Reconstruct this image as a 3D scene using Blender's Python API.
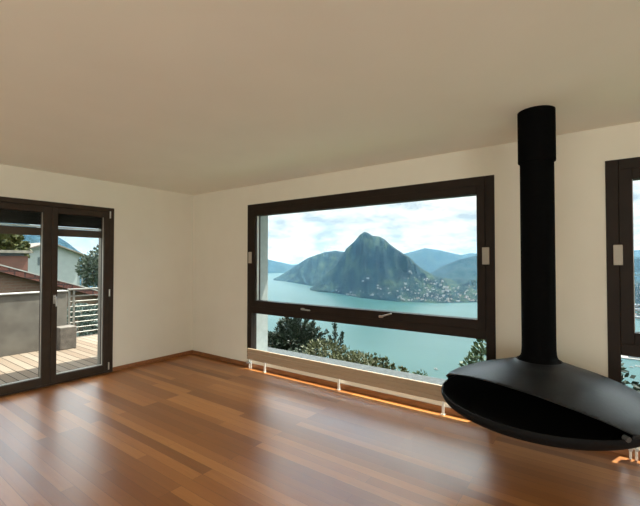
import bpy, bmesh, math, random
from mathutils import Vector, Matrix, noise
random.seed(7)
for o in list(bpy.data.objects): bpy.data.objects.remove(o)
SC = bpy.context.scene
COL = SC.collection
PI = math.pi

# ------------------------------------------------------------------ camera, sky, sun, exposure
CAM = Vector((5.2156, -3.715, 1.459)); YAW = .6327; PITCH = .0201
cd = bpy.data.cameras.new('camera'); cam = bpy.data.objects.new('camera', cd); COL.objects.link(cam)
cam.location = CAM; cam.rotation_euler = (PI/2 + PITCH, 0, YAW)
cd.sensor_width = 36; cd.lens = 21.6; cd.clip_start = .05; cd.clip_end = 60000
SC.camera = cam
SC.view_settings.view_transform = 'Standard'; SC.view_settings.look = 'None'
SC.view_settings.gamma = 1; SC.view_settings.use_curve_mapping = False
SC.view_settings.exposure = 0.0
SC.cycles.use_denoising = True
SC.cycles.max_bounces = 12; SC.cycles.diffuse_bounces = 6; SC.cycles.transparent_max_bounces = 24

w = bpy.data.worlds.new('sky'); SC.world = w; w.use_nodes = True
nt = w.node_tree; nt.nodes.clear()
def N(nt, t, **k):
    n = nt.nodes.new(t)
    for a, v in k.items(): setattr(n, a, v)
    return n
def ramp(nt, stops, mode='LINEAR'):
    r = N(nt, 'ShaderNodeValToRGB'); r.color_ramp.interpolation = mode
    e = r.color_ramp.elements
    while len(e) < len(stops): e.new(.5)
    for q, (p, c) in zip(e, stops): q.position = p; q.color = (*c, 1)
    return r
L = nt.links.new
tc = N(nt, 'ShaderNodeTexCoord'); sep = N(nt, 'ShaderNodeSeparateXYZ'); L(tc.outputs['Generated'], sep.inputs[0])
gr = ramp(nt, [(0, (.62, .80, .93)), (.12, (.50, .74, .95)), (.5, (.22, .48, .85)), (1, (.12, .32, .70))])
L(sep.outputs['Z'], gr.inputs[0])
mp = N(nt, 'ShaderNodeMapping'); mp.inputs['Scale'].default_value = (1, 1, 2.6); mp.inputs['Location'].default_value = (.35, .1, .2)
L(tc.outputs['Generated'], mp.inputs[0])
nz = N(nt, 'ShaderNodeTexNoise'); nz.inputs['Scale'].default_value = 3.2; nz.inputs['Detail'].default_value = 9; nz.inputs['Roughness'].default_value = .55
L(mp.outputs[0], nz.inputs['Vector'])
cov = ramp(nt, [(.30, (0, 0, 0)), (.47, (1, 1, 1))], 'EASE'); L(nz.outputs[0], cov.inputs[0])
nz2 = N(nt, 'ShaderNodeTexNoise'); nz2.inputs['Scale'].default_value = 10; nz2.inputs['Detail'].default_value = 9; nz2.inputs['Roughness'].default_value = .6
L(mp.outputs[0], nz2.inputs['Vector'])
shade = ramp(nt, [(.40, (.62, .71, .79)), (.50, (.93, .96, .98)), (.60, (1.15, 1.15, 1.13))]); L(nz2.outputs[0], shade.inputs[0])
mx = N(nt, 'ShaderNodeMix', data_type='RGBA'); L(cov.outputs[0], mx.inputs[0]); L(gr.outputs[0], mx.inputs[6]); L(shade.outputs[0], mx.inputs[7])
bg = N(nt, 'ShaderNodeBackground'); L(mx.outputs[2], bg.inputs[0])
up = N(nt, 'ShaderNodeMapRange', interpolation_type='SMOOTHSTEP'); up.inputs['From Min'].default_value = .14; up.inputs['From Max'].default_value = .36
up.inputs['To Min'].default_value = 1.06; up.inputs['To Max'].default_value = 5.0      # upper sky, out of view, brightened to add room light and floor glare
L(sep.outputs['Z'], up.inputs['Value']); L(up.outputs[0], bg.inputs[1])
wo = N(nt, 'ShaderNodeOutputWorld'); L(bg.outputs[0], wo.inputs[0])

sd = bpy.data.lights.new('sun', 'SUN'); sun = bpy.data.objects.new('sun', sd); COL.objects.link(sun)
sd.energy = 17; sd.angle = .009; sd.color = (1, .95, .86)
sun.rotation_euler = Vector((.15, .40, .90)).to_track_quat('Z', 'Y').to_euler()
sun.location = (10, 20, 40)

# added fill light at an invented rear opening, lifts ceiling and walls
ad = bpy.data.lights.new('rear_fill_light', 'AREA'); al = bpy.data.objects.new('rear_fill_light', ad); COL.objects.link(al)
ad.shape = 'RECTANGLE'; ad.size = 5.2; ad.size_y = 1.0; ad.energy = 180; ad.color = (.97, 1, .97)
al.location = (5.6, -7.97, .7); al.rotation_euler = (PI/2 + 1.25, 0, 0)

# second added fill at an invented opening in the right-hand wall, out of frame
ad = bpy.data.lights.new('side_fill_light', 'AREA'); al = bpy.data.objects.new('side_fill_light', ad); COL.objects.link(al)
ad.shape = 'RECTANGLE'; ad.size = 2.4; ad.size_y = 2.0; ad.energy = 145; ad.color = (.97, 1, .97)
al.location = (8.97, -6.5, 1.2); al.rotation_euler = (0, PI/2 + .35, 0); al.rotation_euler = (PI/2 + .5, 0, PI/2)

# ------------------------------------------------------------------ helpers
def tag(o, label=None, cat=None, group=None, kind=None):
    if label: o['label'] = label
    if cat: o['category'] = cat
    if group: o['group'] = group
    if kind: o['kind'] = kind
    return o
def empty(name, loc=(0, 0, 0), rz=0):
    o = bpy.data.objects.new(name, None); COL.objects.link(o); o.location = loc; o.rotation_euler = (0, 0, rz); o.empty_display_size = .1
    return o
class MB:
    def __init__(s): s.bm = bmesh.new()
    def box(s, x0, x1, y0, y1, z0, z1, bev=0, seg=2):
        r = bmesh.ops.create_cube(s.bm, size=1)
        for v in r['verts']:
            v.co = Vector(((x0+x1)/2 + v.co.x*(x1-x0), (y0+y1)/2 + v.co.y*(y1-y0), (z0+z1)/2 + v.co.z*(z1-z0)))
        if bev:
            ed = list({e for v in r['verts'] for e in v.link_edges})
            bmesh.ops.bevel(s.bm, geom=ed, offset=bev, segments=seg, affect='EDGES', profile=.5)
        return s
    def cyl(s, a, b, r, r2=None, n=20, caps=True):
        a, b = Vector(a), Vector(b); d = b - a
        M = Matrix.Translation((a+b)/2) @ d.to_track_quat('Z', 'Y').to_matrix().to_4x4()
        bmesh.ops.create_cone(s.bm, cap_ends=caps, segments=n, radius1=r, radius2=r if r2 is None else r2, depth=d.length, matrix=M)
        return s
    def lathe(s, prof, cx=0, cy=0, n=96):
        rings = []
        for r, z in prof:
            if r < 1e-5: rings.append([s.bm.verts.new((cx, cy, z))])
            else: rings.append([s.bm.verts.new((cx + r*math.cos(2*PI*i/n), cy + r*math.sin(2*PI*i/n), z)) for i in range(n)])
        for A, B in zip(rings, rings[1:]):
            for i in range(n):
                j = (i+1) % n
                if len(A) == 1 and len(B) == 1: continue
                if len(A) == 1: s.bm.faces.new((A[0], B[j], B[i]))
                elif len(B) == 1: s.bm.faces.new((A[i], A[j], B[0]))
                else: s.bm.faces.new((A[i], A[j], B[j], B[i]))
        return s
    def prism(s, pts, axis, a, b):
        # polygon pts extruded along an axis (0:x pts=(y,z), 1:y pts=(x,z), 2:z pts=(x,y))
        def mk(p, c):
            return (c, p[0], p[1]) if axis == 0 else (p[0], c, p[1]) if axis == 1 else (p[0], p[1], c)
        A = [s.bm.verts.new(mk(p, a)) for p in pts]; B = [s.bm.verts.new(mk(p, b)) for p in pts]
        s.bm.faces.new(A); s.bm.faces.new(B[::-1]); n = len(pts)
        for i in range(n): s.bm.faces.new((A[i], B[i], B[(i+1) % n], A[(i+1) % n]))
        bmesh.ops.recalc_face_normals(s.bm, faces=s.bm.faces[:])
        return s
    def build(s, name, mat, parent=None, smooth=False, loc=None):
        me = bpy.data.meshes.new(name)
        if smooth:
            for f in s.bm.faces: f.smooth = True
        s.bm.to_mesh(me); s.bm.free()
        me.materials.append(mat)
        o = bpy.data.objects.new(name, me); COL.objects.link(o)
        if parent: o.parent = parent
        if loc: o.location = loc
        if smooth:
            me.set_sharp_from_angle(angle=math.radians(40))
        return o
def copy_tree(o, parent=None):
    c = o.copy(); COL.objects.link(c); c.parent = parent
    for ch in list(o.children): copy_tree(ch, c)
    return c
def struct(o): o['kind'] = 'structure'; return o

# ------------------------------------------------------------------ materials
def pmat(name, col, rough=.5, metal=0, spec=.5, **kw):
    m = bpy.data.materials.new(name); m.use_nodes = True
    b = m.node_tree.nodes['Principled BSDF']
    b.inputs['Base Color'].default_value = (*col, 1); b.inputs['Roughness'].default_value = rough
    b.inputs['Metallic'].default_value = metal; b.inputs['Specular IOR Level'].default_value = spec
    return m
def noisy(name, c1, c2, scale=5, rough=.6, detail=6, bump=0, stretch=(1, 1, 1), lo=.35, hi=.65, spec=.5, metal=0):
    m = pmat(name, c1, rough, metal, spec); nt = m.node_tree; b = nt.nodes['Principled BSDF']; L = nt.links.new
    tc = N(nt, 'ShaderNodeTexCoord'); mp = N(nt, 'ShaderNodeMapping'); mp.inputs['Scale'].default_value = stretch
    L(tc.outputs['Object'], mp.inputs[0])
    n = N(nt, 'ShaderNodeTexNoise'); n.inputs['Scale'].default_value = scale; n.inputs['Detail'].default_value = detail
    L(mp.outputs[0], n.inputs['Vector'])
    r = ramp(nt, [(lo, c1), (hi, c2)]); L(n.outputs[0], r.inputs[0]); L(r.outputs[0], b.inputs['Base Color'])
    if bump:
        bp = N(nt, 'ShaderNodeBump'); bp.inputs['Strength'].default_value = bump; bp.inputs['Distance'].default_value = .02
        L(n.outputs[0], bp.inputs['Height']); L(bp.outputs[0], b.inputs['Normal'])
    return m
def planks(name, cols, width, length, mortar, mcol, rough, grain=.35, bump=.15, spec=.5, rot=0, rvar=.08):
    m = pmat(name, cols[0], rough, 0, spec); nt = m.node_tree; b = nt.nodes['Principled BSDF']; L = nt.links.new
    tc = N(nt, 'ShaderNodeTexCoord'); mp = N(nt, 'ShaderNodeMapping'); mp.inputs['Rotation'].default_value = (0, 0, rot)
    L(tc.outputs['Object'], mp.inputs[0])
    br = N(nt, 'ShaderNodeTexBrick'); br.offset = .37; br.offset_frequency = 3; br.squash = 1
    br.inputs['Color1'].default_value = (0, 0, 0, 1); br.inputs['Color2'].default_value = (1, 1, 1, 1); br.inputs['Mortar'].default_value = (.5, .5, .5, 1)
    br.inputs['Scale'].default_value = 1; br.inputs['Mortar Size'].default_value = mortar; br.inputs['Mortar Smooth'].default_value = .1
    br.inputs['Brick Width'].default_value = length; br.inputs['Row Height'].default_value = width
    L(mp.outputs[0], br.inputs['Vector'])
    # an own tint for every plank, and grain that runs along it
    off = N(nt, 'ShaderNodeVectorMath', operation='MULTIPLY_ADD'); off.inputs[1].default_value = (13, 7, 5)
    L(br.outputs['Color'], off.inputs[0]); L(mp.outputs[0], off.inputs[2])
    st = N(nt, 'ShaderNodeMapping'); st.inputs['Scale'].default_value = (1.3, 16, 1); L(off.outputs[0], st.inputs[0])
    g = N(nt, 'ShaderNodeTexNoise'); g.inputs['Scale'].default_value = 2.2; g.inputs['Detail'].default_value = 8; g.inputs['Roughness'].default_value = .62; g.inputs['Distortion'].default_value = .6
    L(st.outputs[0], g.inputs['Vector'])
    ma = N(nt, 'ShaderNodeMath', operation='MULTIPLY_ADD'); ma.inputs[1].default_value = grain*2; ma.inputs[2].default_value = -grain
    L(g.outputs[0], ma.inputs[0])
    ad = N(nt, 'ShaderNodeMath', operation='ADD'); L(br.outputs['Color'], ad.inputs[0]); L(ma.outputs[0], ad.inputs[1])
    k = len(cols); r = ramp(nt, [(i/(k-1), c) for i, c in enumerate(cols)]); L(ad.outputs[0], r.inputs[0])
    mi = N(nt, 'ShaderNodeMix', data_type='RGBA'); L(br.outputs['Fac'], mi.inputs[0]); L(r.outputs[0], mi.inputs[6]); mi.inputs[7].default_value = (*mcol, 1)
    L(mi.outputs[2], b.inputs['Base Color'])
    rr = N(nt, 'ShaderNodeMath', operation='MULTIPLY_ADD'); rr.inputs[1].default_value = rvar*2; rr.inputs[2].default_value = rough - rvar
    L(g.outputs[0], rr.inputs[0]); L(rr.outputs[0], b.inputs['Roughness'])
    bp = N(nt, 'ShaderNodeBump'); bp.inputs['Strength'].default_value = bump; bp.inputs['Distance'].default_value = .004
    iv = N(nt, 'ShaderNodeMath', operation='SUBTRACT'); iv.inputs[0].default_value = 1; L(br.outputs['Fac'], iv.inputs[1])
    L(iv.outputs[0], bp.inputs['Height']); L(bp.outputs[0], b.inputs['Normal'])
    return m
def bricks(name, c1, c2, mc, w, h, mort, axis='x', rough=.85):
    m = pmat(name, c1, rough); nt = m.node_tree; b = nt.nodes['Principled BSDF']; L = nt.links.new
    tc = N(nt, 'ShaderNodeTexCoord'); mp = N(nt, 'ShaderNodeMapping')
    sp = N(nt, 'ShaderNodeSeparateXYZ'); cb = N(nt, 'ShaderNodeCombineXYZ')
    L(tc.outputs['Object'], sp.inputs[0])
    ad = N(nt, 'ShaderNodeMath', operation='ADD'); L(sp.outputs['X'], ad.inputs[0]); L(sp.outputs['Y'], ad.inputs[1])
    L(ad.outputs[0], cb.inputs[0]); L(sp.outputs['Z'], cb.inputs[1])
    br = N(nt, 'ShaderNodeTexBrick'); L(cb.outputs[0], br.inputs['Vector'])
    br.inputs['Color1'].default_value = (*c1, 1); br.inputs['Color2'].default_value = (*c2, 1); br.inputs['Mortar'].default_value = (*mc, 1)
    br.inputs['Scale'].default_value = 1; br.inputs['Brick Width'].default_value = w; br.inputs['Row Height'].default_value = h; br.inputs['Mortar Size'].default_value = mort
    L(br.outputs['Color'], b.inputs['Base Color'])
    return m
def glassmat():
    m = bpy.data.materials.new('window_glass'); m.use_nodes = True; nt = m.node_tree; nt.nodes.clear(); L = nt.links.new
    t = N(nt, 'ShaderNodeBsdfTransparent'); t.inputs[0].default_value = (.95, .985, .97, 1)
    g = N(nt, 'ShaderNodeBsdfGlossy'); g.inputs['Roughness'].default_value = .01
    lw = N(nt, 'ShaderNodeLayerWeight'); lw.inputs[0].default_value = .5
    pw = N(nt, 'ShaderNodeMath', operation='POWER'); pw.inputs[1].default_value = 5; L(lw.outputs['Facing'], pw.inputs[0])
    fr = N(nt, 'ShaderNodeMath', operation='MULTIPLY_ADD'); fr.inputs[1].default_value = .25; fr.inputs[2].default_value = .004; L(pw.outputs[0], fr.inputs[0])
    mx = N(nt, 'ShaderNodeMixShader'); o = N(nt, 'ShaderNodeOutputMaterial')
    L(fr.outputs[0], mx.inputs[0]); L(t.outputs[0], mx.inputs[1]); L(g.outputs[0], mx.inputs[2]); L(mx.outputs[0], o.inputs[0])
    return m
M = {}
M['wall'] = noisy('warm_white_plaster', (.71, .665, .56), (.73, .685, .58), 3, .9, bump=.02)
M['ceiling'] = noisy('ceiling_paint', (.84, .825, .73), (.86, .845, .75), 2, .92)
M['floor'] = planks('parquet', [(.21, .070, .016), (.27, .094, .022), (.32, .115, .028), (.42, .17, .046)],   .082, 1.5, .0010, (.12, .045, .016), .34, .33, .12, 0.6)
b_ = M['floor'].node_tree.nodes['Principled BSDF']; b_.inputs['Specular IOR Level'].default_value = .45
b_.inputs['Coat Weight'].default_value = .12; b_.inputs['Coat Roughness'].default_value = .26; b_.inputs['Coat IOR'].default_value = 1.7
M['skirting'] = noisy('skirting_wood', (.20, .075, .025), (.30, .12, .04), 6, .4, stretch=(1, 8, 8))
M['frame'] = noisy('dark_brown_frame_paint', (.017, .0105, .0065), (.021, .013, .008), 8, .6, spec=.2)
M['doorframe'] = noisy('brown_door_frame_paint', (.032, .021, .013), (.040, .026, .017), 8, .6, spec=.25)
M['glass'] = glassmat()
M['metal'] = pmat('brushed_metal', (.52, .50, .46), .36, 1)
M['plate'] = pmat('grey_cover_plate', (.40, .36, .29), .5)
M['alu'] = pmat('aluminium_strip', (.40, .38, .34), .45, .3)
M['bright'] = pmat('bright_aluminium', (.72, .70, .66), .4, .2)
M['radiator'] = noisy('radiator_enamel', (0.388, 0.281, 0.182), (0.403, 0.293, 0.190), 4, .45)
M['white'] = pmat('white_enamel', (.80, .77, .70), .4)
M['black'] = noisy('matt_black_steel', (.008, .0085, .009), (.011, .0115, .012), 40, .45, bump=.03, spec=.28)
M['knob'] = pmat('dull_grey_knob', (.07, .07, .065), .5)
M['soot'] = pmat('sooty_steel', (.004, .004, .004), .8, 0, .2)
M['pipe'] = noisy('matt_black_flue', (.002, .002, .002), (.003, .003, .003), 30, .85, spec=.04)
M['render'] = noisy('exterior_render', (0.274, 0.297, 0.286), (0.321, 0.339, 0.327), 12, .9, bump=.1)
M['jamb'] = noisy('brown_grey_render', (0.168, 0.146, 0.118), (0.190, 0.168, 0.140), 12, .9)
M['sill'] = noisy('stone_sill', (.26, .30, .32), (.36, .40, .42), 25, .5)
M['gravel'] = noisy('grey_gravel', (0.017, 0.021, 0.023), (0.045, 0.051, 0.053), 18, .9, 10, .4)
M['deck'] = planks('deck_boards', [(0.128, 0.093, 0.070), (0.157, 0.120, 0.092), (0.182, 0.145, 0.115)], .115, 3.2, .005, (0.014, 0.013, 0.010), .85, .2, .6, .02)
M['concrete'] = noisy('grey_concrete', (0.106, 0.092, 0.078), (0.158, 0.138, 0.116), 3.5, .9, 9, .2)
M['concrete2'] = noisy('rough_grey_concrete', (0.088, 0.073, 0.061), (0.135, 0.112, 0.095), 9, .9, 9, .3)
M['cap'] = pmat('pale_stone_cap', (0.219, 0.206, 0.188), .7)
M['rail'] = pmat('galvanised_steel', (0.172, 0.156, 0.134), .45, .3)
M['shutter'] = noisy('dark_shutter_slats', (.016, .014, .012), (.026, .022, .018), 3, .7, stretch=(1, 1, 20), spec=.2)
M['shutterbar'] = pmat('brown_shutter_bar', (.075, .042, .026), .5)
M['brick'] = bricks('red_brick', (0.108, 0.032, 0.021), (0.079, 0.025, 0.017), (0.093, 0.054, 0.043), .24, .075, .012)
M['brownbrick'] = bricks('brown_brick', (0.111, 0.057, 0.036), (0.082, 0.041, 0.026), (0.103, 0.071, 0.052), .24, .075, .012)
M['tile'] = bricks('red_roof_tiles', (0.126, 0.041, 0.028), (0.088, 0.028, 0.020), (0.038, 0.016, 0.013), .22, .2, .02)
M['housewall'] = noisy('pale_house_render', (0.190, 0.204, 0.204), (0.212, 0.225, 0.225), 2, .9)
M['dark'] = pmat('dark_opening', (.05, .06, .06), .3)
M['hill'] = noisy('hillside_grass', (.05, .09, .03), (.10, .13, .05), .8, .95, 8)
def leafmat(name, a, b, rough=.55, sc=3):
    m = noisy(name, a, b, sc, rough, 4, lo=.3, hi=.7, spec=.3)
    return m
M['needle'] = leafmat('dark_needles', (0.005, 0.010, 0.005), (0.012, 0.022, 0.010))
M['olive'] = leafmat('olive_leaves', (0.030, 0.040, 0.012), (0.073, 0.066, 0.027), sc=9)
M['green'] = leafmat('green_leaves', (0.015, 0.032, 0.011), (0.042, 0.063, 0.019), sc=6)
M['greyleaf'] = leafmat('grey_green_leaves', (0.024, 0.041, 0.031), (0.058, 0.068, 0.044), sc=4)
M['pale'] = leafmat('pale_grey_green_leaves', (0.054, 0.078, 0.069), (0.132, 0.162, 0.144), sc=4)
M['autumn'] = leafmat('yellowing_leaves', (0.021, 0.032, 0.008), (0.076, 0.068, 0.017), sc=3)
M['bark'] = noisy('bark', (.07, .05, .035), (.13, .10, .07), 12, .9)

# ------------------------------------------------------------------ room shell
H = 2.5; XE, YE = 9.0, -8.0          # far ends of the room, behind the camera
XL, XR, ZT = 1.244, 4.443, 2.235     # the wide window
X2L, X2R = 5.246, 8.445              # its twin to the right
YD0, YD1, ZD = -1.229, -2.66, 2.152  # the terrace door in the left wall
TW, TL = .345, .315                  # wall thicknesses
struct(MB().box(0, XE, YE, 0, -.12, 0).build('floor', M['floor']))
struct(MB().box(-TL, XE+.2, YE-.2, TW, H, H+.2).build('ceiling', M['ceiling']))
m = MB()
for a, b in ((-TL, XL), (XR, X2L), (X2R, XE+.2)): m.box(a, b, 0, .10, -.12, H)
for a, b in ((XL, XR), (X2L, X2R)): m.box(a, b, 0, .10, ZT, H); m.box(a, b, 0, .10, -.12, .10)
struct(m.build('wall_back', M['wall']))
m = MB(); e = .055
for a, b in ((-TL, XL+e), (XR-e, X2L+e), (X2R-e, XE+.2)): m.box(a, b, .10, TW, -2.6, H)
for a, b in ((XL+e, XR-e), (X2L+e, X2R-e)): m.box(a, b, .10, TW, ZT-e, H); m.box(a, b, .10, TW, -2.6, .08)
struct(m.build('wall_exterior', M['render']))
m = MB(); m.box(-.12, 0, YD0, 0, -.12, H); m.box(-.12, 0, YE, YD1, -.12, H); m.box(-.12, 0, YD1, YD0, ZD, H)
struct(m.build('wall_left', M['wall']))
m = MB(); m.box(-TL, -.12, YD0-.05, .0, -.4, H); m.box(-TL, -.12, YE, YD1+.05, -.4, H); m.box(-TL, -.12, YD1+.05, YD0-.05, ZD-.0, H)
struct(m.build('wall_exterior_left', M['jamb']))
m = MB(); m.box(XE, XE+.2, -5.2, 0, -.12, H); m.box(XE, XE+.2, YE-.2, -7.8, -.12, H); m.box(XE, XE+.2, -7.8, -5.2, 2.3, H); m.box(XE, XE+.2, -7.8, -5.2, -.12, .12)
struct(m.build('wall_right', M['wall']))
m = MB(); m.box(0, 2.9, YE-.2, YE, -.12, H); m.box(8.3, XE, YE-.2, YE, -.12, H); m.box(2.9, 8.3, YE-.2, YE, 2.3, H); m.box(2.9, 8.3, YE-.2, YE, -.12, .12)
struct(m.build('wall_front', M['wall']))
struct(MB().box(0.014, XE, -.014, 0, 0, .055, .003).build('baseboard_back', M['skirting']))
m = MB(); m.box(0, .014, YD0, 0, 0, .055, .003); m.box(0, .014, YE, YD1, 0, .055, .003)
struct(m.build('baseboard_left', M['skirting']))
# roof slab whose eaves shade the windows and the strip of deck at the door
struct(MB().box(-.62, XE+.6, YE-.6, 1.01, H+.2, H+.36).build('roof_slab', M['render']))

def window(name, x0, x1):
    root = struct(empty(name, ((x0+x1)/2, 0, 0)))
    cx = (x0+x1)/2
    def X(v): return v - cx
    f = MB(); y0, y1 = -.008, .098
    f.box(X(x0), X(x0+.08), y0, y1, .10, ZT, .004); f.box(X(x1-.08), X(x1), y0, y1, .10, ZT, .004)
    f.box(X(x0+.08), X(x1-.08), y0, y1, ZT-.08, ZT, .004); f.box(X(x0+.08), X(x1-.08), y0, y1, .742, .832, .004)
    f.box(X(x0+.08), X(x1-.08), y0, y1, .10, .116, .003)
    fr = f.build('frame', M['frame'], root)
    s = MB(); y0, y1 = -.016, .088
    a, b, c, d = x0+.080, x1-.080, .832, ZT-.080
    s.box(X(a), X(a+.081), y0, y1, c, d, .004); s.box(X(b-.073), X(b), y0, y1, c, d, .004)
    s.box(X(a+.081), X(b-.073), y0, y1, c, .918, .004); s.box(X(a+.081), X(b-.073), y0, y1, 2.074, d, .004)
    sa = s.build('sash', M['frame'], root)
    MB().box(X(a+.081), X(b-.073), .034, .040, .918, 2.074).build('pane', M['glass'], sa)
    MB().box(X(x0+.08), X(x1-.08),   .034, .040, .116, .742).build('pane', M['glass'], fr)
    g = MB()      # pale spacer strip that shows round the glass
    g.box(X(a+.081), X(a+.087), .018, .052, .918, 2.074); g.box(X(b-.079), X(b-.073), .018, .052, .918, 2.074)
    g.build('glazing_strip', M['alu'], sa)
    for px0, px1 in ((x0+.042, x0+.100), (x1-.104, x1-.043)):
        p = MB().box(X(px0), X(px1), -.030, -.016, 1.425, 1.58, .004); tag(p.build('hinge_cover', M['plate'], sa), 'small grey rectangular cover plate on the dark frame')
    for hx, up in ((x0+.98, -.004), (x1-1.15, .045)):
        h = MB(); h.box(X(hx+.0), X(hx+.045), -.040, -.016, .853, .877, .004); h.cyl((X(hx+.02), -.042, .865), (X(hx+.155), -.052, .865+up), .009, .007, 12)
        tag(h.build('handle', M['metal'], sa, True), 'small metal lever on the transom')
    return root
window('window_1', XL, XR)
window('window_2', X2L, X2R)
m = MB()
m.box(XL+e, XR-e, .10, TW+.03, .08, .105, .006)
struct(m.build('trim_1', M['sill']))
struct(MB().box(-.2, XE+.2, TW, 1.35, -.3, -.10).build('ledge', M['gravel']))
m = MB(); m.box(X2L+e, X2R-e, .10, TW+.03, .08, .105, .006)
struct(m.build('trim_2', M['sill']))

# ------------------------------------------------------------------ terrace door
door = struct(empty('door_1', (0, -1.945, 0)))
def Y(v): return v + 1.945
m = MB(); fx0, fx1 = -.085, .010
m.box(fx0, fx1, Y(YD0-.062), Y(YD0), 0, ZD, .004); m.box(fx0, fx1, Y(YD1), Y(YD1+.062), 0, ZD, .004)
m.box(fx0, fx1, Y(YD1+.062), Y(YD0-.062), ZD-.055, ZD, .004); m.box(fx0, fx1, Y(YD1+.062), Y(YD0-.062), 0, .022, .003)
m.build('frame', M['doorframe'], door)
def leaf(ya, yb, s_lo, s_hi):
    l = MB(); x0, x1 = -.075, .018; z0, z1 = .026, ZD-.06
    l.box(x0, x1, Y(ya), Y(ya+s_lo), z0, z1, .004); l.box(x0, x1, Y(yb-s_hi), Y(yb), z0, z1, .004)
    l.box(x0, x1, Y(ya+s_lo), Y(yb-s_hi), z0, .112, .004); l.box(x0, x1, Y(ya+s_lo), Y(yb-s_hi), 2.022, z1, .004)
    o = l.build('door_leaf', M['doorframe'], door)
    MB().box(-.034, -.028, Y(ya+s_lo), Y(yb-s_hi), .112, 2.022).build('pane', M['glass'], o)
    b = MB(); a, c = ya+s_lo, yb-s_hi
    b.box(-.028, -.006, Y(a), Y(c), .112, .120); b.box(-.028, -.006, Y(c-.004), Y(c), .112, 2.022)
    tag(b.build('glazing_bead', M['alu'], o), 'pale thin bead round the glass')
    return o
lr = leaf(-1.943, -1.294, .062, .062)
ll = leaf(-2.595, -1.947, .062, .085)
h = MB(); h.box(.018, .026, Y(-1.925), Y(-1.897), .955, 1.055, .003); h.cyl((.026, Y(-1.911), 1.03), (.062, Y(-1.911), 1.03), .010, n=14)
h.cyl((.058, Y(-1.911), 1.036), (.058, Y(-1.905), .925), .011, .009, 14)
tag(h.build('handle', M['metal'], lr, True), 'silver lever handle pointing down')
for z in (.09, 1.04, 2.06):
    hh = MB().cyl((.022, Y(-1.286), z-.045), (.022, Y(-1.286), z+.045), .009, n=12)
    tag(hh.build('hinge', M['metal'], door, True), 'small bright barrel hinge')
# roller shutter part-lowered outside the door
sh = tag(empty('roller_shutter', (-.17, -1.945, 1.76)), 'part-lowered dark slatted roller shutter across the top of the terrace door', 'shutter')
m = MB()
for k in range(8): m.box(-.009, .009, -.66, .66, .125+k*.036, .125+k*.036+.0355, .002, 1)
m.build('slat_curtain', M['shutter'], sh)
tag(MB().box(-.016, .016, -.66, .66, .098, .116, .003).build('aluminium_rail', M['bright'], sh), 'bright thin aluminium rail')
MB().box(-.014, .014, -.66, .66, .0, .092, .005).build('bottom_bar', M['shutterbar'], sh)
for s in (-1, 1): MB().box(-.03, .03, min(s*.655, s*.672), max(s*.655, s*.672), -1.76, .39).build('guide_rail', M['doorframe'], sh)

# ------------------------------------------------------------------ convector radiators under the windows
def radiator(x0, x1, label):
    r = tag(empty('radiator', (x0, -.06, 0)), label, 'radiator', 'low radiators under the windows')
    n = x1 - x0
    p = MB()
    for k in range(3): p.box(0, n, -.013, .013, .124+k*.0515, .124+k*.0515+.044, .006)
    p.box(.01, n-.01, -.008, .008, .13, .268)
    p.build('panel', M['radiator'], r)
    for lx in (.325, 1.485, 2.67, n-.06):
        l = MB(); l.box(lx-.011, lx+.011, -.010, .010, .004, .128, .002); l.box(lx-.02, lx+.02, -.02, .02, 0, .005, .001)
        l.build('leg', M['white'], r)
    v = MB(); v.cyl((.035, 0, 0), (.035, 0, .128), .009, n=14); v.cyl((.07, 0, 0), (.07, 0, .128), .009, n=14)
    tag(v.build('pipe', M['white'], r, True), 'two thin white feed pipes')
    k = MB(); k.cyl((.035, 0, .085), (.035, -.045, .085), .016, .014, 16); k.cyl((.07, 0, .085), (.07, -.03, .085), .012, n=16)
    tag(k.build('valve', M['metal'], r, True), 'small bright valve')
    return r
radiator(1.315, 4.39, 'long low cream radiator on thin white legs beneath the wide window')
radiator(5.335, 8.40, 'low cream radiator beneath the right-hand window, mostly hidden behind the black fireplace')

# ------------------------------------------------------------------ suspended fireplace
FX, FY = 4.858, -.672
fp = tag(empty('suspended_fireplace', (FX, FY, 0)), 'matt black disc-shaped fireplace hanging from the ceiling on a thick flue pipe', 'fireplace')
MB().lathe([(0.1053, 0.8905), (0.1053, 1.3990), (0.1053, 2.16)], n=64).build('flue_pipe', M['pipe'], fp, True)
MB().lathe([(0.1017, 2.145), (0.1160, 2.145), (0.1170, 2.150), (.117, 2.5), (.09, 2.5)], n=64).build('ceiling_collar', M['pipe'], fp, True)
def spl(pts, k=8):
    out = []
    for i in range(len(pts)-1):
        p0 = pts[max(i-1, 0)]; p1 = pts[i]; p2 = pts[i+1]; p3 = pts[min(i+2, len(pts)-1)]
        for j in range(k):
            t = j/k
            out.append(tuple(.5*((2*b) + (-a+c)*t + (2*a-5*b+4*c-d)*t*t + (-a+3*b-3*c+d)*t**3) for a, b, c, d in zip(p0, p1, p2, p3)))
    out.append(pts[-1]); return out
prof = spl([(0.1053, 0.8956), (0.1060, 0.8498), (0.1098, 0.8091), (0.1200, 0.7876), (0.1403, 0.7652), (0.1729, 0.7489), (0.2237, 0.7327), (0.2949, 0.7073), (0.4037, 0.6717), (0.5177, 0.6259), (0.5953, 0.5883), (0.6316, 0.5559), (0.6481, 0.5386)])
MB().lathe(prof[:31], n=160).build('flare', M['pipe'], fp, True)
hood = MB(); hood.lathe(prof[30:], n=160)
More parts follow.
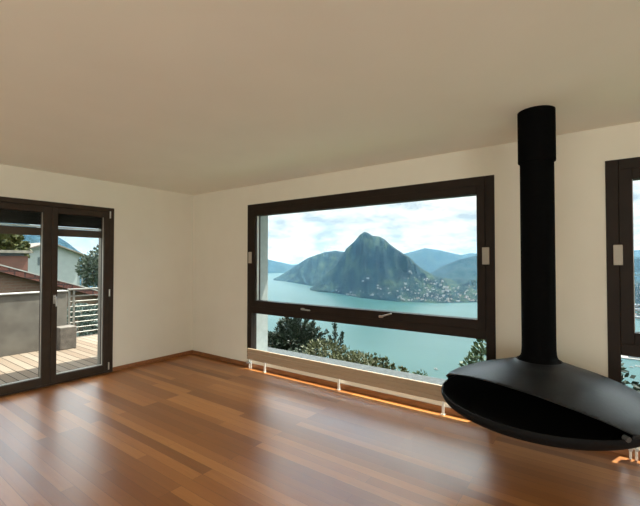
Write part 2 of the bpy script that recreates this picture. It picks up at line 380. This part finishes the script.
# the mouth: everything in front of an inclined plane through both lip corners is cut away
p1, p2, p3 = Vector((-0.6481, 0.0310, 0.5356)), Vector((0.4866, -0.4265, 0.5356)), Vector((-0.0000, -0.4193, 0.6493))
nrm = (p2-p1).cross(p3-p1).normalized()
if nrm.y > 0: nrm = -nrm
bmesh.ops.bisect_plane(hood.bm, geom=hood.bm.verts[:] + hood.bm.edges[:] + hood.bm.faces[:], plane_co=p1, plane_no=nrm, clear_outer=True, dist=1e-5)
for f in hood.bm.faces: f.smooth = True
ho = hood.build('hood', M['black'], fp, True)
md = ho.modifiers.new('thickness', 'SOLIDIFY'); md.thickness = .008; md.offset = -1
bowl = MB().lathe(spl([(0.0000, 0.3535), (0.2542, 0.3596), (0.4245, 0.3861), (0.5487, 0.4227), (0.6160, 0.4573), (0.6398, 0.4857), (0.6440, 0.5020), (0.6398, 0.5193)]) + spl([(0.6316, 0.5193), (0.6326, 0.5020), (0.6088, 0.4654), (0.5383, 0.4318), (0.4141, 0.3962), (0.2034, 0.3718), (0.0000, 0.3688)]), n=160)
bowl.build('bowl', M['soot'], fp, True)
# rear shell joining bowl and hood behind the mouth
rs = MB(); n = 160
a0 = math.atan2(-.416, .475); a1 = math.atan2(.03, -.632)
if a1 < a0: a1 += 2*PI
V = []
for i in range(n+1):
    a = a0 + (a1-a0)*i/n
    V.append([rs.bm.verts.new((r*math.cos(a), r*math.sin(a), z)) for r, z in ((0.6398, 0.5142), (0.6336, 0.5264), (0.6460, 0.5396))])
for A, B in zip(V, V[1:]):
    for k in range(2): rs.bm.faces.new((A[k], B[k], B[k+1], A[k+1]))
so = rs.build('rear_shell', M['black'], fp, True)
md = so.modifiers.new('thickness', 'SOLIDIFY'); md.thickness = .006; md.offset = 0
tag(MB().lathe([(0.0000, 0.3749), (0.3106, 0.3840), (0.4348, 0.4064), (0.4400, 0.4145), (0.3106, 0.3942), (0.0000, 0.3850)], n=80).build('hearth_plate', M['soot'], fp, True), 'sooty black hearth plate inside the mouth')
k = MB(); ka = a0 - .06
k.cyl((0.6212*math.cos(ka), 0.6212*math.sin(ka), 0.5254), (0.6502*math.cos(ka), 0.6502*math.sin(ka), 0.5223), .015, n=20)
tag(k.build('knob', M['knob'], fp, True), 'small grey round knob at the right corner of the mouth')

# ------------------------------------------------------------------ terrace outside the door
struct(MB().box(-3.05, -TL, -7, .34, -.14, -.02).build('terrace_deck', M['deck']))
struct(MB().box(-3.0, -TL, -7, .30, -3.2, -.14).build('terrace_base', M['concrete']))
pw = struct(MB().box(-2.42, -2.25, -7, -.93, -.02, .925, .006).build('parapet', M['concrete']))
MB().box(-2.44, -2.23, -7, -.92, .925, .945, .004).build('coping', M['cap'], pw)
cc = MB(); cc.box(-2.24, -1.99, -1.13, -.875, -.02, .35, .012)
tag(cc.build('concrete_cube', M['concrete2']), 'low grey concrete cube on the deck in front of the grey parapet', 'block')
rl = tag(empty('balcony_railing', (-2.94, -.66, -.02)), 'galvanised balcony railing of thin horizontal bars beyond the grey parapet', 'railing')
MB().box(-.045, .035, 0, .98, .915, .945, .006).build('handrail', M['rail'], rl)
for k in range(8):
    MB().cyl((0, 0, .10+k*.10), (0, .98, .10+k*.10), .011, n=10).build('bar', M['rail'], rl, True)
for py in (.02, .10, .95):
    MB().box(-.012, .012, py-.018, py+.018, 0, .915, .002).build('post', M['rail'], rl)

# ------------------------------------------------------------------ hillside and lake
HL = 320.0      # height of the room above the water
def ground(x, y):
    d = max(0, y-1.5) + max(0, -x-60)*.25
    return -3.2 - .52*d if d < 40 else -3.2 - .52*40 - .62*(d-40)
def sheet(nx, ny, fx, fy, fz):
    bm = bmesh.new(); V = [[None]*(ny+1) for _ in range(nx+1)]
    for i in range(nx+1):
        for j in range(ny+1):
            x, y = fx(i/nx), fy(j/ny); V[i][j] = bm.verts.new((x, y, fz(x, y)))
    for i in range(nx):
        for j in range(ny): bm.faces.new((V[i][j], V[i+1][j], V[i+1][j+1], V[i][j+1]))
    s = MB(); s.bm.free(); s.bm = bm; return s
struct(sheet(60, 60, lambda t: -160+280*t, lambda t: -40 + 620*t**2, lambda x, y: ground(x, y) + .5*noise.noise((x*.15, y*.15, 0))*(1 if y > 3 else .1)).build('hillside', M['hill'], None, True))
lm = pmat('lake_water', (.06, .40, .36), .3, 0, .04)
nt = lm.node_tree; b = nt.nodes['Principled BSDF']
tc = N(nt, 'ShaderNodeTexCoord'); n1 = N(nt, 'ShaderNodeTexNoise'); n1.inputs['Scale'].default_value = .0011; n1.inputs['Detail'].default_value = 5
mp = N(nt, 'ShaderNodeMapping'); mp.inputs['Rotation'].default_value = (0, 0, .6); mp.inputs['Scale'].default_value = (1, 3, 1)
nt.links.new(tc.outputs['Object'], mp.inputs[0]); nt.links.new(mp.outputs[0], n1.inputs['Vector'])
rp = ramp(nt, [(.35, (.011, .033, .031)), (.65, (.016, .042, .039))]); nt.links.new(n1.outputs[0], rp.inputs[0]); nt.links.new(rp.outputs[0], b.inputs['Base Color'])
n2 = N(nt, 'ShaderNodeTexNoise'); n2.inputs['Scale'].default_value = .03; n2.inputs['Detail'].default_value = 6
nt.links.new(mp.outputs[0], n2.inputs['Vector'])
bp = N(nt, 'ShaderNodeBump'); bp.inputs['Strength'].default_value = .15; bp.inputs['Distance'].default_value = 3
nt.links.new(n2.outputs[0], bp.inputs['Height']); nt.links.new(bp.outputs[0], b.inputs['Normal'])
bm = MB(); vs = [bm.bm.verts.new(p) for p in ((-26000, 300, 0), (16000, 300, 0), (16000, 30000, 0), (-26000, 30000, 0))]; bm.bm.faces.new(vs)
lake = struct(bm.build('lake', lm, None, False, (0, 0, -HL)))

# ------------------------------------------------------------------ mountains: surveyed as bearings, ranges and heights from the house
FV = Vector((-math.sin(YAW)*math.cos(PITCH), math.cos(YAW)*math.cos(PITCH), math.sin(PITCH)))
RV = Vector((math.cos(YAW), math.sin(YAW), 0)); UV = RV.cross(FV); FO = 383.9
def sight(u, v):
    d = FV*FO + RV*(u-320) - UV*(v-253); h = math.hypot(d.x, d.y)
    return Vector((d.x/h, d.y/h)), d.z/h            # horizontal bearing, slope
def lerp(pts, u):
    if u <= pts[0][0]: return pts[0][1]
    for (a, p), (b, q) in zip(pts, pts[1:]):
        if u <= b: return p + (q-p)*(u-a)/(b-a)
    return pts[-1][1]
def fbm(x, y, s, o=8):
    t = 0; a = 1; f = 1/s
    for _ in range(o): t += a*(1-2*abs(noise.noise((x*f, y*f, 3.1)))); a *= .5; f *= 2.03
    return t
class Land:
    """a ridge: crest heights and foot ranges along bearings; a solid heightfield in front of and behind the crest"""
    def __init__(s, crest, crest_rng, foot_rng, u0, u1, amp, ns, back=2.0, nu=200, nr=90, pw=1.0, foot_z=-HL, gul=0):
        s.gul = gul
        s.crest, s.cr, s.fr, s.u0, s.u1, s.amp, s.ns, s.back, s.nu, s.nr, s.pw, s.fz = crest, crest_rng, foot_rng, u0, u1, amp, ns, back, nu, nr, pw, foot_z
    def point(s, u, t):
        d, _ = sight(u, 260); _, k = sight(u, lerp(s.crest, u))
        rc = lerp(s.cr, u); rf = lerp(s.fr, u); zc = CAM.z + k*rc
        r = rf + (rc-rf)*t if t <= 1 else rc + (t-1)*s.back*(rc-rf)
        x, y = CAM.x + d.x*r, CAM.y + d.y*r
        if t <= 1: g = t**s.pw
        else: g = max(0, 1 - (t-1)*1.0)
        z = s.fz + (zc - s.fz)*g
        wgt = math.sin(PI*min(max(t, 0), 1))**.7 if 0 < t < 1 else (min(1, (t-1)*3) if t > 1 else 0)
        z += s.amp*wgt*(fbm(x, y, s.ns) - .55) * min(1, max(.05, (zc-s.fz)/600))
        if 0 < t < 1 and s.gul:      # gullies that run down the slope
            q = u*s.gul + 1.4*noise.noise((u*s.gul*.3, t*2.2, 7)); z -= s.amp*.5*math.sin(PI*t)**.8*(1-abs(noise.noise((q, t*1.1, 2)))*1.9)*min(1, (zc-s.fz)/600)
        if t > 1: z = min(z, CAM.z + k*r - (t-1)*60)
        elif t < 1: z = min(z, CAM.z + k*r - (1-t)*25)
        return Vector((x, y, max(z, s.fz-8) if t > .001 else s.fz-8))
    def build(s, name, mat):
        bm = bmesh.new(); V = []
        for i in range(s.nu+1):
            u = s.u0 + (s.u1-s.u0)*i/s.nu
            V.append([bm.verts.new(s.point(u, 2.0*j/s.nr)) for j in range(s.nr+1)])
        for i in range(s.nu):
            for j in range(s.nr): bm.faces.new((V[i][j], V[i+1][j], V[i+1][j+1], V[i][j+1]))
        m = MB(); m.bm.free(); m.bm = bm
        return m.build(name, mat, None, True)
def forest(name, dark, mid, light, scale):
    m = pmat(name, mid, .95, 0, .1); nt = m.node_tree; b = nt.nodes['Principled BSDF']; L = nt.links.new
    tc = N(nt, 'ShaderNodeTexCoord')
    a = N(nt, 'ShaderNodeTexNoise'); a.inputs['Scale'].default_value = scale; a.inputs['Detail'].default_value = 10; a.inputs['Roughness'].default_value = .68
    L(tc.outputs['Object'], a.inputs['Vector'])
    r = ramp(nt, [(.36, dark), (.50, mid), (.66, light)]); L(a.outputs[0], r.inputs[0]); L(r.outputs[0], b.inputs['Base Color'])
    v = N(nt, 'ShaderNodeTexNoise'); v.inputs['Scale'].default_value = scale*9; v.inputs['Detail'].default_value = 6; v.inputs['Roughness'].default_value = .7; L(tc.outputs['Object'], v.inputs['Vector'])
    bp = N(nt, 'ShaderNodeBump'); bp.inputs['Strength'].default_value = .9; bp.inputs['Distance'].default_value = 28
    L(v.outputs[0], bp.inputs['Height']); L(bp.outputs[0], b.inputs['Normal'])
    return m
F1 = forest('hazed_forest_slope', (.001, .004, .006), (.005, .015, .014), (.038, .056, .030), .006)  # forest green with some blue of distance haze mixed into the colours
F2 = forest('hazed_far_forest', (.002, .010, .015), (.006, .018, .021), (.014, .026, .022), .003)  # bluer forest colours, more of the distance haze put in
DL = lambda y: HL and -(HL + CAM.z)/sight(320, y)[1]
def shore(pts): return [(u, (HL + CAM.z)/-sight(u, v)[1]) for u, v in pts]
foot_main = shore([(300, 288), (312, 290.5), (320, 292), (335, 293.2), (361, 298), (380, 300), (400, 302), (442, 303.3), (476, 302.2), (520, 305), (590, 313), (640, 321), (760, 340)])
main = Land([(306, 289.5), (312, 287), (316, 283), (325, 275), (335, 266), (343.5, 254), (346, 248.8), (353.7, 242), (360, 234.6), (364.5, 231.8), (368, 232.8), (372, 235.6), (380, 236.6), (385, 239.6), (390, 244.2), (396, 248.7), (402.5, 253), (410, 257.6), (414, 262), (421, 268), (428, 272), (436, 276.5), (460, 279), (520, 280), (640, 282), (760, 284)],
            [(306, 4650), (320, 4350), (330, 4250), (367, 4300), (410, 4250), (440, 4400), (640, 4200), (760, 4000)],
            [(u, d) for u, d in foot_main], 306, 750, 300, 420, 1.6, 560, 170, .92, gul=.16)
tag(main.build('mountain', F1), 'steep forested mountain with a pointed peak rising from the lake', 'mountain')
hillA = Land([(273, 279), (279.4, 276), (286, 272), (297.5, 264.4), (307.5, 258), (317.5, 254.4), (325, 252), (335, 250.6), (346, 252), (360, 256), (390, 262)],
             [(273, 6900), (300, 6600), (390, 6400)], shore([(273, 280.3), (285, 281.5), (296, 283.2), (312, 286), (330, 288), (390, 292)]), 273, 388, 220, 700, 1.6, 200, 100, .9, gul=.14)
tag(hillA.build('hill', F1), 'rounded wooded hill left of the pointed mountain, sloping to the lake', 'hill')
hillB = Land([(225, 246), (250, 252), (268.5, 259.4), (275, 261), (285, 263), (292.5, 265), (300, 264), (330, 262)], [(225, 11500), (330, 12500)],
             shore([(225, 275), (268, 273.2), (285, 273), (330, 272)]), 225, 328, 250, 1600, 1.4, 90, 40, .8)
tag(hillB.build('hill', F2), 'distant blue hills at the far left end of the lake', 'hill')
hillD = Land([(405, 286), (420, 280), (430, 273), (442, 266), (459, 259.5), (476, 255.5), (520, 251), (560, 253), (600, 255), (640, 257), (760, 255)], [(405, 5600), (760, 6800)],
             [(405, 4200), (760, 4300)], 405, 750, 200, 700, 1.4, 180, 60, 1.0)
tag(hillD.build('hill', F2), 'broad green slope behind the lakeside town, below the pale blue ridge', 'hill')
hillC = Land([(385, 262), (402.5, 254), (412.5, 251.5), (425, 248), (437.5, 249.7), (450, 252.5), (461, 255), (471, 253), (477, 253.5), (520, 249), (560, 247), (600, 249), (632, 250.5), (660, 248), (760, 244)],
             [(385, 11000), (760, 12500)], [(385, 7500), (760, 7500)], 385, 750, 200, 1500, 1.2, 200, 40, 1.0)
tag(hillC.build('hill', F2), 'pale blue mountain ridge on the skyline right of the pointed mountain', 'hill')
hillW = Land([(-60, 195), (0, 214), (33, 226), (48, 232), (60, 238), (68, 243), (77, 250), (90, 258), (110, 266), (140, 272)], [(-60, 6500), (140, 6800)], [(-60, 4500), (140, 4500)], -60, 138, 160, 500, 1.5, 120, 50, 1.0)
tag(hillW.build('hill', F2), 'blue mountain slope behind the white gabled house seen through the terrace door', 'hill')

# thin summer haze over the lake basin
hz = bpy.data.materials.new('summer_haze'); hz.use_nodes = True; nt = hz.node_tree; nt.nodes.clear()
vs_ = N(nt, 'ShaderNodeVolumeScatter'); vs_.inputs['Color'].default_value = (.26, .62, 1, 1); vs_.inputs['Density'].default_value = .000019; vs_.inputs['Anisotropy'].default_value = .1
o = N(nt, 'ShaderNodeOutputMaterial'); nt.links.new(vs_.outputs[0], o.inputs['Volume'])
hb = MB().box(-18000, 9000, 150, 17000, -345, 420).build('haze', hz)
tag(hb, 'thin blue summer haze over the lake and the mountains', 'haze', kind='stuff')

# ------------------------------------------------------------------ lakeside town
def house_mesh(wl, dp, ht, rf, wm, rm):
    bm = bmesh.new(); m = MB(); m.bm.free(); m.bm = bm
    m.box(-wl/2, wl/2, -dp/2, dp/2, -5, ht)
    k = len(bm.faces)
    m.prism([(-dp/2-.6, ht), (dp/2+.6, ht), (0, ht+rf)], 0, -wl/2-.6, wl/2+.6)
    me = bpy.data.meshes.new('town_house'); bm.faces.ensure_lookup_table()
    for i, f in enumerate(bm.faces): f.material_index = 0 if i < k else 1
    bm.to_mesh(me); bm.free(); me.materials.append(wm); me.materials.append(rm); return me
wm = [pmat('town_wall_white', (.15, .147, .14), .8), pmat('town_wall_cream', (.125, .11, .097), .8), pmat('town_wall_grey', (.065, .068, .072), .8)]
rm = [pmat('town_roof_terracotta', (.12, .075, .06), .8), pmat('town_roof_grey', (.14, .14, .145), .8)]
HM = [house_mesh(24, 15, 12, 4, wm[0], rm[0]), house_mesh(30, 16, 15, 3, wm[1], rm[1]), house_mesh(18, 13, 9, 4, wm[2], rm[0]), house_mesh(40, 18, 20, 2, wm[0], rm[1]), house_mesh(22, 14, 11, 4, wm[1], rm[0])]
def put_house(land, u, t, i, label, group, sc=1):
    p = land.point(u, t); o = bpy.data.objects.new('town_house', HM[i]); COL.objects.link(o)
    o.location = p; o.rotation_euler = (0, 0, random.uniform(0, PI)); o.scale = (sc, sc, sc)
    tag(o, label, 'house', group)
for k in range(170):
    u = 400 + 80*random.random()**.7; t = random.random()**1.3*.62*min(1, .35+(u-400)/60)+.012
    put_house(main, u, t, random.randrange(5), 'tiny house in the lakeside town right of the mountain foot', 'houses of the lakeside town', random.uniform(.35, .7))
for k in range(40):
    u = random.uniform(335, 404); t = random.random()**2*.10+.012
    put_house(main, u, t, random.randrange(5), 'tiny house on the shore right under the pointed mountain', 'houses under the mountain', random.uniform(.35, .6))
for k in range(46):
    u = random.uniform(626, 656); t = random.random()*.9+.012
    put_house(main, u, t, random.randrange(5), 'tiny pale house of the town seen through the right-hand window', 'houses in the right-hand window', random.uniform(.6, 1.0))

# landing stage and boats, below the right-hand window
def water_at(u, v):
    d, k = sight(u, v); r = (HL+CAM.z)/-k; return CAM.x + d.x*r, CAM.y + d.y*r
px, py = water_at(640, 359)
pr = MB(); pr.box(-70, 60, -26, 22, -2, 3); pr.box(-30, 10, -12, 8, 3, 8, .3); pr.box(20, 50, -10, 6, 3, 7, .3)
tag(pr.build('landing_stage', pmat('pale_quay', (.12, .113, .103), .8), None, False, (px, py, -HL)), 'pale landing stage on the lake low in the right-hand window', 'pier')
def boat_mesh():
    m = MB(); m.prism([(-4, -1.6), (3, -1.6), (6, 0), (3, 1.6), (-4, 1.6)], 2, -.3, 1.4); m.box(-2, 2, -1, 1, 1.4, 2.6, .2)
    me = bpy.data.meshes.new('boat'); m.bm.to_mesh(me); m.bm.free(); me.materials.append(wm[0]); return me
BM_ = boat_mesh()
def boat(u, v, label, sc=1.0, grp=None):
    x, y = water_at(u, v); o = bpy.data.objects.new('boat', BM_); COL.objects.link(o); o.location = (x, y, -HL); o.rotation_euler = (0, 0, random.uniform(0, 6)); o.scale = (sc,)*3
    tag(o, label, 'boat', grp)
boat(436, 369.5, 'tiny white boat alone on the open lake', 1.6)
for u, v in ((632, 367.5), (636, 366.2), (639, 367)): boat(u, v, 'tiny white boat moored beside the pale landing stage', 1.2, 'boats at the landing stage')

# ------------------------------------------------------------------ trees and shrubs
def leaf_quad(bm, p, d, w, l):
    d = d.normalized(); s = d.orthogonal().normalized(); s.rotate(Matrix.Rotation(random.uniform(0, 6.28), 3, d))
    a = bm.verts.new(p); b = bm.verts.new(p + d*l*.5 + s*w*.5); c = bm.verts.new(p + d*l); e_ = bm.verts.new(p + d*l*.5 - s*w*.5)
    bm.faces.new((a, b, c, e_))
def rnd():
    while True:
        v = Vector((random.uniform(-1, 1), random.uniform(-1, 1), random.uniform(-1, 1)))
        if .05 < v.length < 1: return v
def clump(bm, c, r, n, lw, ll, up=.3):
    for _ in range(n):
        v = rnd(); v = v.normalized()*(v.length**.45)
        p = Vector(c) + Vector((v.x*r[0], v.y*r[1], v.z*r[2]))
        leaf_quad(bm, p, v + rnd()*.8 + Vector((0, 0, up)), lw*random.uniform(.7, 1.3), ll*random.uniform(.7, 1.3))
def spray(bm, a, b, n, r, lw, ll):
    a, b = Vector(a), Vector(b); d = (b-a)
    for _ in range(n):
        t = random.random()**.8; p = a + d*t + rnd()*r*(1-.75*t)
        leaf_quad(bm, p, d.normalized()*.8 + rnd()*.8, lw, ll)
def tree(name, base, top_z, clumps, mat, label, cat, n, lw, ll, up=.3, tr=.12, sprays=None, group=None):
    """clumps: (x, y, z, rx, ry, rz) in world metres"""
    g = ground(base[0], base[1]); root = tag(empty(name, (base[0], base[1], g)), label, cat, group)
    m = MB(); B = Vector((base[0], base[1], g))
    vol = sum(c[3]*c[5] for c in clumps)
    for c in clumps:
        clump(m.bm, Vector(c[:3]) - B, c[3:], int(n*c[3]*c[5]/vol), lw, ll, up)
    for s in (sprays or []): spray(m.bm, Vector(s[0])-B, Vector(s[1])-B, s[2], s[3], lw, ll)
    m.build('foliage', mat, root)
    t = MB(); t.cyl((0, 0, -.3), (0, 0, (top_z-g)*.55), tr, tr*.6, 10)
    for c in clumps[:7]:
        t.cyl((0, 0, (top_z-g)*.4), Vector(c[:3]) - B, tr*.5, tr*.15, 8)
    t.build('trunk', M['bark'], root, True)
    return root
# dark conifer below the left half of the wide window
cl = []; sp = []
cxm, cym = -2.95, 6.0
for k in range(46):
    a = random.uniform(0, 2*PI); q = random.random()**.5
    tz = -.45 - .75*q**2 + random.uniform(-.12, .1); tx = cxm + .98*q*math.cos(a); ty = cym + 1.0*q*math.sin(a)
    sp.append(((cxm + (tx-cxm)*.35, cym + (ty-cym)*.35, tz-.75), (tx, ty, tz+.08), 150, .17, .035, .12))
for k in range(14):
    a = k*.45; sp.append(((cxm, cym, -1.5), (cxm+1.08*math.cos(a), cym+1.05*math.sin(a), -1.02+.25*math.sin(k*2.3)), 170, .2, .035, .12))
tree('conifer', (cxm, cym), -.5, [(cxm, cym, -1.55, .85, .85, .65), (cxm-.2, cym, -2.6, .9, .9, .9), (cxm, cym, -3.8, .8, .8, .8)], M['needle'], 'dark spiky conifer below the left part of the wide window', 'tree', 4200, .04, .13, .5, .13, sp)
# small dark sprig tree right of it
tree('conifer', (-1.5, 6.3), -.5, [(-1.5, 6.3, -1.9, .25, .25, .5)], M['needle'], 'slim dark sapling poking up beside the spiky conifer', 'tree', 500, .035, .11, .6, .05,
     [((-1.5, 6.3, -1.7), (-1.56, 6.3, -.55), 260, .15, .035, .11), ((-1.45, 6.3, -1.6), (-1.28, 6.3, -.78), 160, .11, .035, .10), ((-1.5, 6.3, -1.6), (-1.75, 6.3, -.95), 140, .1, .035, .10)])
# olive shrubs running down to the right
def shrub(x, y, z, rx, rz, mat, label, n=1700, lw=.05, ll=.10, extra=()):
    cs = [(x, y, z, rx, rx, rz)] + [(x+random.uniform(-.6, .6)*rx, y+random.uniform(-.6, .6)*rx, z+random.uniform(.0, .5)*rz, rx*.55, rx*.55, rz*.55) for _ in range(5)]
    g = ground(x, y); 
    if z - rz - g > .3: cs.append((x, y, (z-rz+g)/2, rx*.8, rx*.8, (z-rz-g)/2+.2))
    tree('shrub', (x, y), z, cs, mat, label, 'shrub', n, lw, ll, .3, .06, list(extra))
shrub(-1.35, 5.6, -1.35, .62, .42, M['olive'], 'olive-green shrub just right of the spiky dark conifer', 2600)
shrub(-.55, 5.6, -1.50, .60, .36, M['olive'], 'yellowish shrub in the middle of the row below the wide window', 2600)
shrub(.05, 5.5, -1.42, .50, .34, M['olive'], 'low olive shrub at the downhill right end of the row', 1800, extra=[((.25, 5.5, -1.8), (.30, 5.5, -1.18), 90, .10, .04, .09), ((.5, 5.5, -1.8), (.52, 5.5, -1.15), 90, .10, .04, .09), ((.75, 5.5, -1.8), (.80, 5.5, -1.25), 80, .1, .04, .09)])
shrub(.78, 5.5, -1.55, .46, .22, M['olive'], 'sparse straggly shrub with upright tips at the low end of the row', 1100, extra=[((.6, 5.5, -1.6), (.62, 5.5, -1.12), 80, .1, .04, .09), ((1.05, 5.5, -1.6), (1.10, 5.5, -1.30), 70, .08, .04, .09)])
shrub(1.42, 5.8, -1.56, .19, .16, M['green'], 'small round dark bush alone at the foot of the wide window', 700, .04, .08)
shrub(-3.95, 5.4, -1.30, .34, .42, M['autumn'], 'yellow-green shrub at the left edge of the wide window, before the conifer', 1300)
shrub(-2.0, 4.2, -1.28, .75, .20, M['greyleaf'], 'low grey-green bush in front of the dark conifer', 1800, .04, .08)
shrub(-.3, 4.4, -1.62, .95, .16, M['greyleaf'], 'low grey-green bush in front of the olive shrubs', 1800, .04, .08)
# leafy branches at the right edge of the wide window and inside the second window
tree('tree', (3.75, 4.2), .0, [(3.55, 4.0, -.38, .34, .4, .42), (3.35, 4.0, -.62, .32, .4, .32), (3.75, 4.1, -1.0, .5, .5, .6), (3.7, 4.2, -2.0, .6, .6, .7), (3.18, 4.0, -.72, .18, .2, .16)], M['green'], 'leafy green tree at the lower right corner of the wide window', 'tree', 2600, .06, .12, .3, .07)
tree('tree', (5.05, 4.3), -.1, [(5.22, 4.0, -.27, .22, .3, .15), (5.40, 4.0, -.42, .20, .2, .07), (5.45, 4.0, -.56, .20, .2, .06), (5.15, 4.0, -.55, .25, .3, .2), (5.05, 4.2, -1.5, .5, .5, .7)], M['needle'], 'dark branching tree low in the left of the right-hand window', 'tree', 1500, .06, .13, .1, .06)
shrub(5.78, 4.2, -.95, .28, .20, M['needle'], 'dark bush low in the right-hand window above the fireplace rim', 900)

# ------------------------------------------------------------------ neighbours seen through the terrace door
ob = tag(empty('outbuilding', (-7, 0, -3.2)), 'low brown brick outbuilding with a red tiled sloping roof behind the grey parapet', 'building')
sl = (1.324-.695)/(.68+1.166); za = lambda y: 1.324 - sl*(y+.68)
m = MB(); m.prism([(-3.2, 0), (3.0, 0), (3.0, za(3.0)+3.2-.16), (-3.2, za(-3.2)+3.2-.16)], 0, -3.5, 0)
m.build('wall', M['brownbrick'], ob)
m = MB(); m.prism([(-3.5, za(-3.5)+3.2-.15), (3.3, za(3.3)+3.2-.15), (3.3, za(3.3)+3.2), (-3.5, za(-3.5)+3.2)], 0, -3.7, .22)
rf = m.build('roof', M['tile'], ob)
m = MB(); m.prism([(-3.5, za(-3.5)+3.2), (3.3, za(3.3)+3.2), (3.3, za(3.3)+3.23), (-3.5, za(-3.5)+3.23)], 0, .16, .24)
tag(m.build('verge_highlight', M['cap'], rf), 'pale strip along the roof edge')  # pale strip added for the sunlit top edge of the roof
bb = tag(empty('brick_building', (-22, 0, -3.2)), 'red brick building with a flat grey roof edge below the trees at far left', 'building')
MB().box(-6, 0, -3, 4.35, 0, 4.93).build('wall', M['brick'], bb)
MB().box(-5.9, -.15, -2.9, 4.2, 4.93, 5.1).build('roof_gap', M['dark'], bb)
MB().box(-6.2, .25, -3.2, 4.5, 5.1, 5.26).build('roof', M['concrete'], bb)
hs = tag(empty('gabled_house', (-45, 0, -4)), 'white gabled house with a small window beyond the red tiled roof', 'house')
yl, zl, ypk, zp, yr, zr = 11.14, 2.72, 13.1, 3.42, 16.3, 2.19
m = MB(); m.prism([(yl, 0), (yr, 0), (yr, zr+4), (ypk, zp+4), (yl, zl+4)], 0, -9, 0); m.build('wall', M['housewall'], hs)
m = MB(); sl2 = (zp-zr)/(yr-ypk); sl1 = (zp-zl)/(ypk-yl)
m.prism([(yl-.5, zl+4-.5*sl1), (ypk, zp+4), (yr+.65, zr+4-.65*sl2), (yr+.65, zr+4.16-.65*sl2), (ypk, zp+4.16), (yl-.5, zl+4.16-.5*sl1)], 0, -9.4, .6)
m.build('roof', M['concrete2'], hs)
wn = MB().box(-.1, .05, 12.05, 12.55, 4.95, 5.85).build('window', M['dark'], hs)
MB().cyl((.1, yr+.25, 0), (.1, yr+.25, zr+3.85), .09, n=10).build('downpipe', M['rail'], hs)
def far_tree(x, y, r, zc, mat, label, n=2600, lw=.25, ll=.4, h=None):
    cs = [(x, y, zc, r, r, r*.8)] + [(x+random.uniform(-.7, .7)*r, y+random.uniform(-.7, .7)*r, zc+random.uniform(-.4, .7)*r, r*.5, r*.5, r*.45) for _ in range(8)]
    cs.append((x, y, zc-1.1*r, r*.75, r*.8, r*.7))
    tree('tree', (x, y), zc, cs, mat, label, 'tree', n, lw, ll, .2, .18)
far_tree(-33, 5.6, 1.75, 2.5, M['autumn'], 'green and yellow tree behind the red brick building', 3600)
far_tree(-36, 2.2, 2.0, 2.9, M['green'], 'dark green tree at the far left edge of the terrace door', 3600)
far_tree(-30, 12.0, 1.75, .85, M['greyleaf'], 'grey-green tree right of the white gabled house', 4200, .16, .28)
tree('shrub', (-5.2, .75), .1, [(-5.2, .45, -.02, .35, .4, .36), (-5.2, .95, -.05, .35, .45, .36), (-5.2, 1.5, -.1, .4, .5, .4)], M['pale'], 'pale grey-green bush seen between the balcony railing bars', 'shrub', 2600, .06, .11, .3, .05)
lo = tag(empty('lower_house', (-11, 1.4, -5.5)), 'low house with a dull red tiled roof seen through the railing bars', 'house')
m = MB(); m.prism([(-1.5, 0), (4.2, 0), (4.2, 3.2), (-1.5, 3.2)], 0, -2.2, 1.6); m.build('wall', M['brownbrick'], lo)
m = MB(); m.prism([(-2.6, 3.1), (2.0, 3.1), (2.0, 3.25), (-.3, 4.3), (-2.6, 3.25)], 1, -1.8, 4.5); m.build('roof', M['tile'], lo)
